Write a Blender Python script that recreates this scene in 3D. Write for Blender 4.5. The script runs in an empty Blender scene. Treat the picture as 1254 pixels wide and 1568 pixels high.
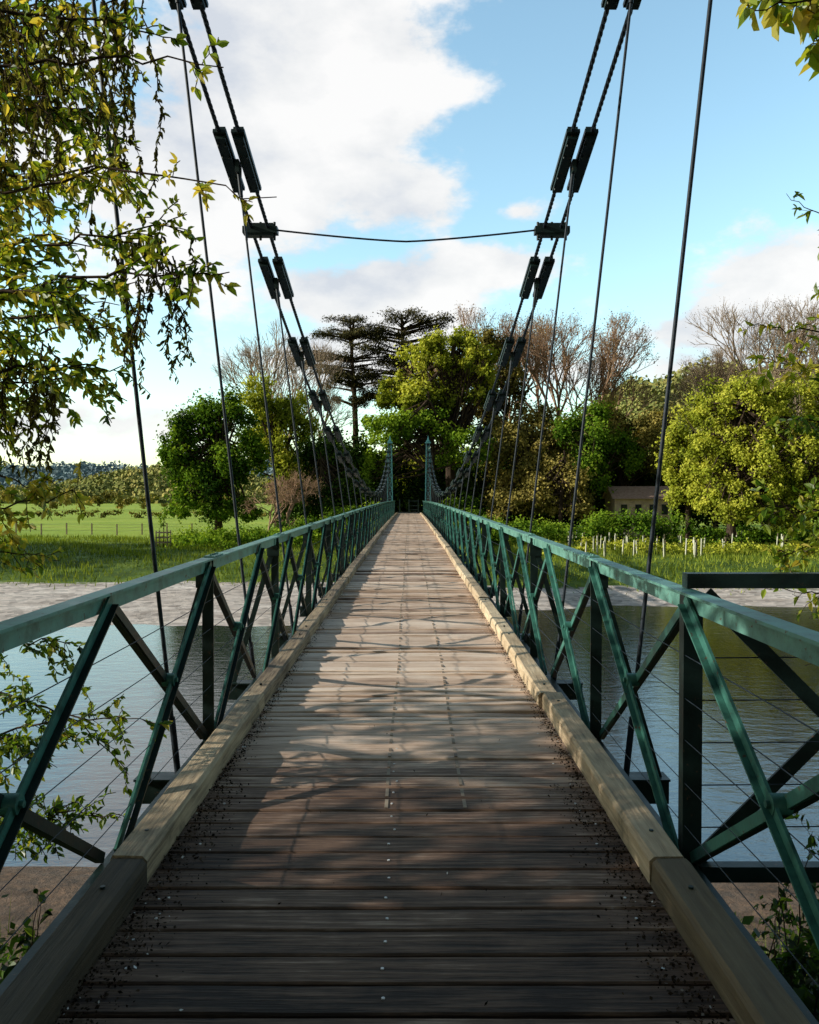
import bpy, math, random
import numpy as np
from mathutils import Vector
rng=np.random.default_rng(7); random.seed(7)
R=math.radians
F=1256.0; CX=0.05; EYE=1.6
def P(px,py,z): return np.array([(px-627)/F*z+CX, z, EYE+(760-py)/F*z])
scene=bpy.context.scene
scene.view_settings.view_transform='Standard'; scene.view_settings.look='None'; scene.view_settings.exposure=0
# ---------------------------------------------------------------- geometry helpers
def nrm(a): return a/np.maximum(np.linalg.norm(a,axis=-1,keepdims=True),1e-9)
class Geo:
    def __init__(s): s.V=[];s.F=[];s.n=0
    def add(s,V,Fc,mat=0,var=0.5,smooth=False):
        V=np.asarray(V,float).reshape(-1,3);Fc=np.asarray(Fc,int)
        s.V.append(V); s.F.append((Fc+s.n,mat,np.broadcast_to(np.asarray(var,float),(len(Fc),)),smooth)); s.n+=len(V)
    def build(s,name,mats,parent=None):
        V=np.concatenate(s.V); me=bpy.data.meshes.new(name)
        me.vertices.add(len(V)); me.vertices.foreach_set('co',V.ravel())
        li=np.concatenate([f.ravel() for f,_,_,_ in s.F])
        tot=np.concatenate([np.full(len(f),f.shape[1]) for f,_,_,_ in s.F])
        mi=np.concatenate([np.full(len(f),m) for f,m,_,_ in s.F])
        sm=np.concatenate([np.full(len(f),k) for f,_,_,k in s.F])
        va=np.concatenate([v for _,_,v,_ in s.F])
        me.loops.add(len(li)); me.loops.foreach_set('vertex_index',li.astype(np.int32))
        me.polygons.add(len(tot)); st=np.concatenate([[0],np.cumsum(tot)[:-1]])
        me.polygons.foreach_set('loop_start',st.astype(np.int32))
        me.polygons.foreach_set('loop_total',tot.astype(np.int32))
        me.polygons.foreach_set('material_index',mi.astype(np.int32))
        me.polygons.foreach_set('use_smooth',sm.astype(bool))
        a=me.attributes.new('var','FLOAT','FACE'); a.data.foreach_set('value',va.astype(np.float32))
        for m in mats: me.materials.append(m)
        me.update(calc_edges=True); me.validate()
        ob=bpy.data.objects.new(name,me); scene.collection.objects.link(ob)
        if parent: ob.parent=parent
        return ob
def segs(g,A,B,ra,rb,n=4,mat=0,var=0.5,smooth=True):
    A=np.atleast_2d(A);B=np.atleast_2d(B);N=len(A)
    ra=np.broadcast_to(ra,(N,));rb=np.broadcast_to(rb,(N,))
    d=nrm(B-A); ref=np.where(np.abs(d[:,2:3])>.9,[[1.,0,0]],[[0,0,1.]])
    u=nrm(np.cross(d,ref)); v=np.cross(d,u)
    t=np.arange(n)*2*np.pi/n
    ring=u[:,None]*np.cos(t)[None,:,None]+v[:,None]*np.sin(t)[None,:,None]
    V=np.concatenate([A[:,None]+ring*ra[:,None,None],B[:,None]+ring*rb[:,None,None]],1).reshape(-1,3)
    i=np.arange(n);j=(i+1)%n
    f=np.stack([i,j,j+n,i+n],1)
    Fc=(f[None]+(np.arange(N)*2*n)[:,None,None]).reshape(-1,4)
    va=np.repeat(np.broadcast_to(var,(N,)),n)
    g.add(V,Fc,mat,va,smooth)
def tube(g,pts,rad,n=6,mat=0,var=.5):
    pts=np.asarray(pts,float);m=len(pts);rad=np.broadcast_to(rad,(m,))
    t=nrm(np.gradient(pts,axis=0)); ref=np.array([1.,0,0]) if abs(t[:,0]).mean()<.75 else np.array([0,0,1.])
    u=nrm(np.cross(t,ref));v=np.cross(t,u);a=np.arange(n)*2*np.pi/n
    V=(pts[:,None]+rad[:,None,None]*(u[:,None]*np.cos(a)[None,:,None]+v[:,None]*np.sin(a)[None,:,None])).reshape(-1,3)
    i=np.arange(n);j=(i+1)%n;f=np.stack([i,j,j+n,i+n],1)
    Fc=(f[None]+(np.arange(m-1)*n)[:,None,None]).reshape(-1,4)
    g.add(V,Fc,mat,var,True)
BF=np.array([[0,1,3,2],[4,6,7,5],[0,4,5,1],[2,3,7,6],[0,2,6,4],[1,5,7,3]])
def bar(g,a,b,w,t,up=(0,0,1),mat=0,var=.5):
    a=np.array(a,float);b=np.array(b,float);d=nrm(b-a);up=np.array(up,float)
    s=nrm(np.cross(d,up));q=np.cross(s,d)
    V=[p+s*sx*w/2+q*sz*t/2 for p in(a,b) for sx in(-1,1) for sz in(-1,1)]
    g.add(V,BF,mat,var)
def box(g,c,sz,mat=0,var=.5):
    c=np.array(c,float);h=np.array(sz,float)/2
    V=[c+h*np.array([x,y,z]) for x in(-1,1) for y in(-1,1) for z in(-1,1)]
    g.add(V,BF,mat,var)
def cyl(g,a,b,r,n=8,mat=0,var=.5):
    a=np.array(a,float);b=np.array(b,float)
    segs(g,a,b,r,r,n,mat,var)
    d=nrm(b-a);ref=np.array([1.,0,0]) if abs(d[2])>.9 else np.array([0,0,1.])
    u=nrm(np.cross(d,ref));v=np.cross(d,u);t=np.arange(n)*2*np.pi/n
    for p in(a,b): g.add(p+r*(np.cos(t)[:,None]*u+np.sin(t)[:,None]*v),[list(range(n))],mat,var)
def leaves(g,C,size,N=None,mat=1,var=.5,asp=.6):
    C=np.asarray(C);n=len(C);size=np.broadcast_to(size,(n,))[:,None]
    nor=rng.normal(size=(n,3)) if N is None else nrm(N)+rng.normal(size=(n,3))*.55
    nor=nrm(nor);a=nrm(np.cross(nor,rng.normal(size=(n,3))));b=np.cross(nor,a)
    V=np.stack([C-a*size*.5,C+b*size*.5*asp+a*size*.1,C+a*size*.5,C-b*size*.5*asp+a*size*.05],1).reshape(-1,3)
    g.add(V,np.arange(n*4).reshape(n,4),mat,var)
def bigleaves(g,C,D,N,size,mat=1,var=.5,w=.42):
    C=np.asarray(C);n=len(C);size=np.broadcast_to(size,(n,))[:,None]
    D=nrm(D);s=nrm(np.cross(D,N));N=np.cross(s,D)
    up=N*size*.13
    pts=[C,C+D*size*.3+s*size*w*.48+up,C+D*size*.68+s*size*w*.38+up*.8-N*size*.03,C+D*size-N*size*.12,
         C+D*size*.68-s*size*w*.38+up*.8-N*size*.03,C+D*size*.3-s*size*w*.48+up]
    V=np.stack(pts,1).reshape(-1,3);k=(np.arange(n)*6)[:,None]
    Fc=np.concatenate([k+np.array([[0,1,2,3]]),k+np.array([[0,3,4,5]])])
    va=np.broadcast_to(var,(n,));g.add(V,Fc,mat,np.concatenate([va,va]))
# ---------------------------------------------------------------- materials
def newmat(name):
    m=bpy.data.materials.new(name);m.use_nodes=True;nt=m.node_tree
    for n in list(nt.nodes): nt.nodes.remove(n)
    o=nt.nodes.new('ShaderNodeOutputMaterial');return m,nt,o
def ramp(nt,stops,src):
    r=nt.nodes.new('ShaderNodeValToRGB');e=r.color_ramp.elements
    while len(e)<len(stops): e.new(.5)
    for i,(p,c) in enumerate(stops): e[i].position=p;e[i].color=(*c,1)
    nt.links.new(src,r.inputs[0]);return r.outputs[0]
def noise(nt,scale,detail=4,vec=None,rough=.55):
    n=nt.nodes.new('ShaderNodeTexNoise');n.inputs['Scale'].default_value=scale;n.inputs['Detail'].default_value=detail;n.inputs['Roughness'].default_value=rough
    if vec is not None: nt.links.new(vec,n.inputs['Vector'])
    return n.outputs['Fac']
def coords(nt,sc=(1,1,1)):
    t=nt.nodes.new('ShaderNodeTexCoord');m=nt.nodes.new('ShaderNodeMapping');m.inputs['Scale'].default_value=sc
    nt.links.new(t.outputs['Object'],m.inputs[0]);return m.outputs[0]
def mth(nt,op,a,b=None,c=None,clamp=False):
    n=nt.nodes.new('ShaderNodeMath');n.operation=op;n.use_clamp=clamp
    for i,x in enumerate((a,b,c)):
        if x is None: continue
        if isinstance(x,(int,float)): n.inputs[i].default_value=x
        else: nt.links.new(x,n.inputs[i])
    return n.outputs[0]
def mixc(nt,f,a,b,mode='MIX'):
    n=nt.nodes.new('ShaderNodeMix');n.data_type='RGBA';n.blend_type=mode
    for i,x in ((0,f),(6,a),(7,b)):
        if isinstance(x,(int,float)): n.inputs[i].default_value=x
        elif isinstance(x,tuple): n.inputs[i].default_value=(*x,1)
        else: nt.links.new(x,n.inputs[i])
    return n.outputs[2]
def mrange(nt,src,a,b,c=0,d=1,smooth=True):
    n=nt.nodes.new('ShaderNodeMapRange');n.interpolation_type='SMOOTHSTEP' if smooth else 'LINEAR'
    for i,x in ((1,a),(2,b),(3,c),(4,d)): n.inputs[i].default_value=x
    nt.links.new(src,n.inputs[0]);return n.outputs[0]
def pbsdf(nt,o,col,rough=.7,bump=None,bs=.3,bd=.01,metal=0,spec=.5):
    p=nt.nodes.new('ShaderNodeBsdfPrincipled')
    if isinstance(col,tuple): p.inputs['Base Color'].default_value=(*col,1)
    else: nt.links.new(col,p.inputs['Base Color'])
    if isinstance(rough,(int,float)): p.inputs['Roughness'].default_value=rough
    else: nt.links.new(rough,p.inputs['Roughness'])
    p.inputs['Metallic'].default_value=metal;p.inputs['Specular IOR Level'].default_value=spec
    if bump is not None:
        b=nt.nodes.new('ShaderNodeBump');b.inputs['Strength'].default_value=bs;b.inputs['Distance'].default_value=bd
        nt.links.new(bump,b.inputs['Height']);nt.links.new(b.outputs[0],p.inputs['Normal'])
    nt.links.new(p.outputs[0],o.inputs[0]);return p
def attr(nt): 
    a=nt.nodes.new('ShaderNodeAttribute');a.attribute_name='var';return a.outputs['Fac']
def leafmat(name,stops,trans=.35,gloss=0):
    m,nt,o=newmat(name);c=ramp(nt,stops,attr(nt))
    d=nt.nodes.new('ShaderNodeBsdfDiffuse');nt.links.new(c,d.inputs[0]);x=d
    if trans:
        t=nt.nodes.new('ShaderNodeBsdfTranslucent');nt.links.new(mixc(nt,1.0,c,(1.25,1.15,.5),'MULTIPLY'),t.inputs[0])
        x=nt.nodes.new('ShaderNodeMixShader');x.inputs[0].default_value=trans
        nt.links.new(d.outputs[0],x.inputs[1]);nt.links.new(t.outputs[0],x.inputs[2])
    if gloss:
        gl=nt.nodes.new('ShaderNodeBsdfGlossy');gl.inputs['Roughness'].default_value=.4
        y=nt.nodes.new('ShaderNodeMixShader');y.inputs[0].default_value=gloss
        nt.links.new(x.outputs[0],y.inputs[1]);nt.links.new(gl.outputs[0],y.inputs[2]);x=y
    nt.links.new(x.outputs[0],o.inputs[0]);return m
def simple(name,c1,c2,sc=8,rough=.8,bs=.3):
    m,nt,o=newmat(name);n=noise(nt,sc,5,coords(nt));pbsdf(nt,o,ramp(nt,[(.3,c1),(.7,c2)],n),rough,n,bs,.01);return m
def barkmat(name,c1,c2,sc=6):
    m,nt,o=newmat(name);v=coords(nt,(1,1,.25));n=noise(nt,sc,3,v)
    d=nt.nodes.new('ShaderNodeBsdfDiffuse');nt.links.new(ramp(nt,[(.3,c1),(.7,c2)],n),d.inputs[0]);nt.links.new(d.outputs[0],o.inputs[0]);return m
M_bark=barkmat('bark',(.02,.015,.012),(.11,.08,.06))
M_twig=barkmat('bare_twig',(.24,.18,.13),(.45,.36,.27),2)
M_twigr=barkmat('bare_twig_red',(.28,.17,.11),(.48,.33,.23),2)
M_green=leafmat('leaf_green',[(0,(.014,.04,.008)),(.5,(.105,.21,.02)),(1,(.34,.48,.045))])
M_yel=leafmat('leaf_yellow_green',[(0,(.05,.08,.012)),(.5,(.36,.42,.045)),(1,(.74,.73,.12))])
M_olive=leafmat('leaf_olive',[(0,(.035,.035,.012)),(.5,(.21,.19,.05)),(1,(.54,.44,.13))],.25)
M_bud=leafmat('leaf_buds',[(0,(.12,.08,.045)),(.5,(.33,.22,.12)),(1,(.50,.38,.20))],.2)
M_dark=leafmat('leaf_dark',[(0,(.006,.014,.005)),(.5,(.032,.07,.014)),(1,(.14,.22,.03))],0)
M_cedar=leafmat('cedar_needles',[(0,(.012,.014,.008)),(.5,(.06,.06,.026)),(1,(.20,.165,.06))],0)
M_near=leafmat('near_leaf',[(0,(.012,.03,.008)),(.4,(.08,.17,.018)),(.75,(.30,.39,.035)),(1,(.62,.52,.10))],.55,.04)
M_bronze=leafmat('catkins',[(0,(.02,.02,.01)),(.5,(.10,.09,.03)),(1,(.36,.36,.08))],.3)
def paint(name,c1,c2):
    m,nt,o=newmat(name);v=coords(nt);n=noise(nt,9,5,v,.65);n2=noise(nt,60,2,v)
    col=ramp(nt,[(.32,c2),(.5,c1),(.72,tuple(x*1.4 for x in c1))],n)
    rust=ramp(nt,[(.63,(0,0,0)),(.68,(1,1,1))],noise(nt,22,4,v,.7))
    col=mixc(nt,rust,col,(.09,.05,.03))
    pbsdf(nt,o,col,mth(nt,'MULTIPLY_ADD',n,.35,.3),n2,.3,.003,0,.35);return m
M_paint=paint('green_paint',(.042,.15,.12),(.018,.066,.055))
M_rail=paint('green_rail_paint',(.12,.28,.235),(.05,.15,.125))
M_paintd=paint('dark_and_shaded_green_paint',(.006,.019,.017),(.003,.010,.009))  # dark steelwork; also shade painted into posts and left diagonals
M_far=paint('blue_green_paint',(.09,.28,.31),(.05,.18,.2))
def cablem():
    m,nt,o=newmat('steel_rope');n=noise(nt,40,3,coords(nt))
    pbsdf(nt,o,ramp(nt,[(.3,(.005,.008,.014)),(.7,(.018,.03,.046))],n),.55,n,.3,.003,0,.3);return m
M_rope=cablem()
def wood(name,stops,sc=(1.2,22,22),moss=0):
    m,nt,o=newmat(name);v=coords(nt,sc)
    n=noise(nt,2.2,6,v,.65);n2=noise(nt,1.3,5,coords(nt,(1,1,1)),.65)
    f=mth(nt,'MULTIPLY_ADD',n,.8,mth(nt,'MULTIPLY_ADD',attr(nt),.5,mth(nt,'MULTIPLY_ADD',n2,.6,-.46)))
    col=ramp(nt,stops,f)
    if moss: col=mixc(nt,ramp(nt,[(.58,(0,0,0)),(.70,(.75,.75,.75))],noise(nt,3.5,5,coords(nt),.7)),col,(.13,.105,.06))
    pbsdf(nt,o,col,.75,n,.9,.009,0,.3);return m
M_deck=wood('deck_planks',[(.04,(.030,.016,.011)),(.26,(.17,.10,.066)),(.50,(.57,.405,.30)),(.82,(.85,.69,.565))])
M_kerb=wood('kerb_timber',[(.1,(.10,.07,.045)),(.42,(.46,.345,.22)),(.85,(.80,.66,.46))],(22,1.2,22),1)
M_kerbshade=wood('shaded_kerb_timber',[(.1,(.018,.013,.008)),(.45,(.075,.052,.03)),(.9,(.19,.145,.085))],(22,1.2,22),0)  # near kerb sections: foreground shade put into the timber colour
M_screw=simple('screw_metal',(.5,.5,.5),(.8,.8,.78),30,.3)
M_litter=leafmat('leaf_litter',[(0,(.008,.006,.004)),(.7,(.04,.027,.018)),(.95,(.11,.07,.045)),(.96,(.7,.68,.66)),(1,(.8,.8,.78))],0)
M_stone=simple('pink_stone',(.46,.32,.27),(.70,.54,.46),3)
M_roof=simple('red_tile',(.40,.24,.19),(.58,.40,.33),4)
M_dkglass=simple('window_glass',(.02,.025,.03),(.04,.05,.06),3,.15)
M_stake=simple('pale_plastic',(.5,.52,.40),(.75,.74,.58),3,.5)
M_post=simple('fence_timber',(.18,.13,.09),(.36,.28,.2),5)
# ---------------------------------------------------------------- terrain
def cz(y): return .13*np.sin(np.pi*np.clip(np.asarray(y,float)/75.,0,1))
def sstep(a,b,x): t=np.clip((x-a)/(b-a),0,1);return t*t*(3-2*t)
def wob(x,y): return .5*np.sin(x*.31+1.3)*np.cos(y*.23)+.3*np.sin(x*.83+y*.57)+.2*np.sin(x*1.9-y*1.3)
def shore(x): return 33+6*sstep(-4,10,x)+.9*wob(x*.6,3)
def beachw(x): return 12-7*sstep(-4,8,x)
def hgt(x,y):
    x=np.asarray(x,float);y=np.asarray(y,float);s=shore(x);b=beachw(x)
    near=-.7-2.6*sstep(1.5,9.5,y+.4*wob(x,y))-1.9*sstep(9.5,17,y)
    far=-5.2+1.6*sstep(s-8,s,y)+ (.55-.15*sstep(0,8,x))*np.clip((y-s)/b,0,1)+ (.6+.1*sstep(0,8,x))*sstep(s+b-.3,s+b+7,y)
    z=np.where(y<22,near,far)
    z+=.10*wob(x,y)*np.where((y>s+b)|(y<9),1,.35)*(1-sstep(150,400,y))
    m=sstep(64,76,y)*(1-sstep(2.0,9,np.abs(x)))
    z=z*(1-m)+(-.12)*m
    z+=5*sstep(300,900,y)*(.5+.5*np.sin(x*.004+1)) 
    return z
xs=np.unique(np.concatenate([np.arange(-60,60,.6),np.arange(-200,200,6.),np.linspace(-2600,2600,80)]))
ys=np.unique(np.concatenate([np.arange(-12,90,.5),np.arange(90,220,5.),np.linspace(220,4000,60),[-300,-100,-40,-20]]))
X,Y=np.meshgrid(xs,ys);Z=hgt(X,Y)
g=Geo();nx=len(xs);ny=len(ys)
i,j=np.meshgrid(np.arange(nx-1),np.arange(ny-1));k=(j*nx+i).ravel()
Fg=np.stack([k,k+1,k+1+nx,k+nx],1)
xc=(X[:-1,:-1]+X[1:,1:]).ravel()/2;yc=(Y[:-1,:-1]+Y[1:,1:]).ravel()/2
sv=shore(xc);bv=beachw(xc)
zone=np.where(yc>22,sstep(sv+bv-1.5,sv+bv+.8,yc+.6*wob(xc*2,yc*2)),1-sstep(6,9,yc))
g.add(np.stack([X,Y,Z],-1).reshape(-1,3),Fg,0,zone,True)
m,nt,o=newmat('ground_cover');v=coords(nt)
def voro(sc):
    q=nt.nodes.new('ShaderNodeTexVoronoi');q.inputs['Scale'].default_value=sc;nt.links.new(v,q.inputs['Vector']);return q.outputs['Color']
grav=mixc(nt,.8,ramp(nt,[(.3,(.40,.34,.30)),(.5,(.68,.61,.56)),(.7,(.90,.84,.79))],noise(nt,.8,5,coords(nt,(.35,1.3,1)),.7)),ramp(nt,[(0,(.35,.32,.30)),(.5,(.9,.87,.85)),(1,(1.2,1.15,1.1))],voro(3.2)),'MULTIPLY')
gr=ramp(nt,[(.3,(.05,.085,.014)),(.5,(.10,.165,.022)),(.7,(.22,.29,.04))],noise(nt,.35,6,v,.65))
gr2=ramp(nt,[(.3,(.25,.38,.03)),(.7,(.44,.52,.065))],noise(nt,.03,5,coords(nt,(1,2.5,1)),.65))
sp=nt.nodes.new('ShaderNodeSeparateXYZ');nt.links.new(v,sp.inputs[0])
gr=mixc(nt,mrange(nt,sp.outputs[1],66,84),gr,gr2)
nb=mrange(nt,sp.outputs[1],14,22,1,0)
gr=mixc(nt,nb,gr,ramp(nt,[(.4,(.02,.015,.01)),(.6,(.03,.04,.012))],noise(nt,1.5,4,v)))
grav=mixc(nt,mth(nt,'MULTIPLY',nb,.9),grav,mixc(nt,.9,ramp(nt,[(.35,(.05,.03,.018)),(.65,(.20,.12,.07))],noise(nt,2.5,6,v,.7)),ramp(nt,[(0,(.4,.4,.4)),(1,(1.3,1.2,1.1))],voro(16)),'MULTIPLY'))
fz=mth(nt,'ADD',attr(nt),mth(nt,'MULTIPLY_ADD',noise(nt,1.2,4,v),.6,-.3))
col=mixc(nt,ramp(nt,[(.42,(0,0,0)),(.58,(1,1,1))],fz),grav,gr)
pbsdf(nt,o,col,.9,noise(nt,7,6,v,.75),.8,.10,0,.2)
g.build('ground',[m])
g=Geo();g.add([[-400,8,-3.6],[400,8,-3.6],[400,60,-3.6],[-400,60,-3.6]],[[0,1,2,3]],0)
m,nt,o=newmat('river_water')
n=noise(nt,1.5,5,coords(nt,(1.0,2.2,1)),.62);n2=noise(nt,.22,2,coords(nt,(1,1.5,1)))
nn=mth(nt,'MULTIPLY_ADD',n2,.6,n)
p=pbsdf(nt,o,ramp(nt,[(.35,(.006,.014,.020)),(.7,(.014,.024,.030))],n2),.03,nn,.36,.045,0,1.0)
p.inputs['IOR'].default_value=1.75
g.build('river',[m])
# ---------------------------------------------------------------- bridge
bridge=bpy.data.objects.new('suspension_bridge',None);scene.collection.objects.link(bridge)
L=75.;BAY=2.74
g=Geo();y=-3.0
while y<L:
    near=y<4.6
    w=.150+random.uniform(-.004,.006) if near else .12+random.uniform(-.02,.05)
    gap=.011 if near else random.uniform(.011,.024)
    jag=.015 if near else .05
    x0=-1.17-random.uniform(0,jag);x1=1.17+random.uniform(0,jag)
    ns=9;xx=np.linspace(x0,x1,ns)
    sk=random.uniform(-1,1)*(.003 if near else .014);amp=.002 if near else .008
    zo=random.uniform(-1,1)*amp;tl=random.uniform(-1,1)*amp*1.2
    zz=zo+rng.normal(0,amp*.4,ns);dy=np.linspace(-sk,sk,ns)+rng.normal(0,amp*.3,ns)
    c=float(cz(y));bz=.006
    rows=[]
    for (oy,oz) in ((0,-.045),(0,-bz),(bz,0),(w-bz,0),(w,-bz),(w,-.045)):
        rows.append(np.stack([xx,np.full(ns,y+oy)+dy,c+zz+oz+(tl if oy>w/2 else -tl)],1))
    V=np.concatenate(rows);Fc=[]
    for r in range(5):
        for q in range(ns-1):
            a=r*ns+q;Fc.append([a,a+1,a+ns+1,a+ns])
    # foreground tree shade painted into the near boards; farther boards stay paler
    unshaded=float(sstep(3.3,6.0,y));vv=np.clip((1-unshaded)*random.gauss(-.12,.09)+unshaded*random.gauss(.60,.25),-.4,1)
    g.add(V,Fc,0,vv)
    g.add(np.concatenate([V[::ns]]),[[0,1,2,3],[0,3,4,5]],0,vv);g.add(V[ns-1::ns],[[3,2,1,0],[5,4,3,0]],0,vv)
    if y<12:
        for sx in ([-.03+random.uniform(-.015,.015)]+([-.9,.9] if random.random()<.35 else [])+([random.uniform(-.6,.6)] if random.random()<.08 else [])):
            if sx>-.1 and sx<.1 and y>4.5 and random.random()<.6: continue
            cyl(g,(sx,y+w*.5,c+zo-.002),(sx,y+w*.5,c+zo+.0035),.006,8,1)
    for sx in(-.06,.34):
        if y>4: box(g,(sx+.01*math.sin(y),y+w*.5,c+zo+.0005),(.018,w*.75,.004),2)
    y+=w+gap
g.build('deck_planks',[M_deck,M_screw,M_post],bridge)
g=Geo()
for s in(-1,1):
    y=-3.
    while y<L:
        ln=min(BAY,L-y)-.014;n=10 if y<25 else 4
        if y<2.0 and y>-1: ln=3.3-y-.014
        yy=np.linspace(y,y+ln,n);ox=random.uniform(-.009,.009);oz=random.uniform(-.007,.007);rt=random.uniform(-.006,.006)
        prof=np.array([[-.076,.003],[-.077,.098],[-.060,.118],[.060,.120],[.076,.10],[.076,.003]])
        V=[]
        for q in yy:
            pr=prof+rng.normal(0,.0016,prof.shape)
            for a in pr: V.append([s*(1.095+a[0]+ox)+rt*(q-y-ln/2),q,float(cz(q))+a[1]+oz])
        Fc=[[r*6+c,r*6+(c+1)%6,(r+1)*6+(c+1)%6,(r+1)*6+c] for r in range(n-1) for c in range(6)]
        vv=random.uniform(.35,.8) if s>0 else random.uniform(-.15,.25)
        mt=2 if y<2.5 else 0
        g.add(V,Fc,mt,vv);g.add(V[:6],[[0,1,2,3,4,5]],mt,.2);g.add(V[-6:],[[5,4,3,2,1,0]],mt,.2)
        for q in (.25,ln-.25): cyl(g,(s*1.095+ox,y+q,float(cz(y+q))+.11),(s*1.095+ox,y+q,float(cz(y+q))+.128),.010,8,1)
        y+=ln+.014
g.build('kerb',[M_kerb,M_paintd,M_kerbshade],bridge)
g=Geo()
ysn=np.arange(-1,28)*BAY
for yb in ysn:
    if yb>L: break
    c=float(cz(yb))
    bar(g,(-1.78,yb,c-.40),(1.78,yb,c-.40),.10,.16);bar(g,(-1.78,yb,c-.315),(1.78,yb,c-.315),.16,.014)
for sx in(-.95,-.32,.32,.95,-1.3,1.3):
    for a,b in zip(ysn[:-1],ysn[1:]):
        bar(g,(sx,a,float(cz(a))-.18),(sx,b,float(cz(b))-.18),.08,.24 if abs(sx)<1 else .12)
g.build('crossbeams',[M_paintd],bridge)
def railing(s):
    g=Geo();X0=1.26*s
    a=-2.74
    while a<L-.01:
        b=min(a+BAY,L);ca,cb=float(cz(a)),float(cz(b))
        bar(g,(X0,a,1.165+ca),(X0,b,1.165+cb),.085,.012,(0,0,1),2)
        bar(g,(X0+s*.036,a,1.115+ca),(X0+s*.036,b,1.115+cb),.012,.088,(0,0,1),2)
        if a>3:
            box(g,(X0,a,1.176+ca),(.07,.26,.008),2)
            for q in(-.09,-.03,.03,.09): cyl(g,(X0,a+q,1.18+ca),(X0,a+q,1.19+ca),.010,6,2)
            box(g,(X0+s*.027,a,1.105+ca),(.006,.2,.06),2)
        bar(g,(X0+s*.03,a,.0+ca-.06),(X0+s*.03,b,.0+cb-.06),.07,.012,(0,0,1),3)
        for h in(.12,.31,.50,.69,.88):
            m=(a+b)/2;A=np.array([X0+s*.015,a,h+ca]);M=np.array([X0+s*.015,m,h+(ca+cb)/2-random.uniform(0,.018)]);B=np.array([X0+s*.015,b,h+cb])
            segs(g,[A,M],[M,B],.0028,.0028,4,1)
        a+=BAY
    for yb in ysn:
        if yb>L or yb<-3 or abs(yb-BAY)<.1: continue
        c=float(cz(yb))
        bar(g,(X0+s*.04,yb,c-.34),(X0+s*.04,yb,c+1.155),.075,.012,(0,1,0),3)
        bar(g,(X0+s*.045,yb+.025,c-.34),(X0+s*.045,yb+.025,c+1.15),.012,.05,(0,1,0),3)
        bar(g,(X0+s*.06,yb-.012,c+1.03),(X0+s*.46,yb-.012,c-.32),.05,.012,(0,1,0),3)
        bar(g,(X0+s*.07,yb+.012,c+1.03),(X0+s*.47,yb+.012,c-.32),.012,.05,(0,1,0),3)
        box(g,(X0+s*.055,yb-.02,c+1.03),(.12,.01,.14),3)
        for q in(-.03,.03): cyl(g,(X0+s*.055+q,yb-.025,c+1.05),(X0+s*.055+q,yb-.036,c+1.05),.012,6,3)
    nodes=np.arange(-2,41)*1.8267
    for a,b in zip(nodes[:-1],nodes[1:]):
        if b>L: break
        ca,cb=float(cz(a)),float(cz(b));xa=X0+s*.052;xb=X0+s*.012
        ja,jb=random.uniform(-.012,.012),random.uniform(-.012,.012)
        bar(g,(xa,a+.03,1.13+ca),(xa+ja,b-.03,-.03+cb),.012,.045,(0,0,1),3 if s<0 else 0)  # left diagonals darker: backlit shade put into the paint colour
        bar(g,(xb,b-.03,1.13+cb),(xb+jb,a+.03,-.03+ca),.012,.045,(0,0,1))
        mid=((a+b)/2,.55+(ca+cb)/2)
        cyl(g,(X0+s*.0,mid[0],mid[1]),(X0+s*.066,mid[0],mid[1]),.038,8)
        cyl(g,(X0-s*.014,mid[0],mid[1]),(X0-s*.0,mid[0],mid[1]),.014,6)
        if a<26:
            bar(g,(xa+s*.02,a+.03,1.10+ca),(xa+s*.02,b-.03,-.05+cb),.035,.008,(0,0,1),3)
            bar(g,(xb-s*.02,b-.03,1.10+cb),(xb-s*.02,a+.03,-.05+ca),.03,.008,(0,0,1),0 if s>0 else 3)  # left bars carry the same painted backlit shade
    g.build('railing',[M_paint,M_rope,M_rail,M_paintd],bridge)
railing(-1);railing(1)
g=Geo();yw=3.66;xa,xb=1.31,2.62
bar(g,(xa,yw,-.3),(xa,yw,1.16),.085,.06,(0,1,0));bar(g,(xb,yw,-.9),(xb,yw,1.2),.08,.06,(0,1,0))
bar(g,(xa-.03,yw,1.225),(xb+.5,yw,1.225),.07,.065)
bar(g,(xa,yw,-.09),(xb,yw,-.09),.06,.07)
for (p,q,dy) in (((xa+.05,1.17),(xb-.04,-.05),-.04),((xa+.05,-.05),(xb-.04,1.17),.04)):
    bar(g,(p[0],yw+dy,p[1]),(q[0],yw+dy,q[1]),.065,.012,(0,1,0))
for h in(.12,.31,.5,.69,.88): segs(g,(xa,yw-.02,h),(xb,yw-.02,h+.01),.003,.003,4,1)
g.build('wing_panel',[M_paintd,M_rope],bridge)
def cableX(y): 
    y=np.asarray(y,float);return np.where(y<38.5,1.6+.0225*(38.5-y),1.6+.004*(y-38.5))
def cableZ(y):
    y=np.asarray(y,float);return EYE+np.where(y<38.5,.08+.00575*(y-38.5)**2,.08+4.75*((y-38.5)/36.5)**2)
g=Geo()
for s in(-1,1):
    for off in(-.125,.125):
        ya=np.arange(-1.5,19,.035)
        base=np.stack([s*cableX(ya)+off,ya,cableZ(ya)],1)
        for kk in range(4):
            ph=ya*2*np.pi/.34+kk*np.pi/2
            tube(g,base+np.stack([np.cos(ph)*.015,0*ph,np.sin(ph)*.015],1),.014,5)
        yb=np.arange(18.9,L+.1,.8);tube(g,np.stack([s*cableX(yb)+off,yb,cableZ(yb)],1),.028,6)
        segs(g,(s*cableX(-1.5)+off,-1.5,cableZ(-1.5)),(s*2.6+off,-16,-1.2),.03,.03,6)
        segs(g,(s*cableX(L)+off,L,cableZ(L)),(s*2+off,L+14,-2),.03,.03,6)
g.build('main_cables',[M_rope],bridge)
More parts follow.
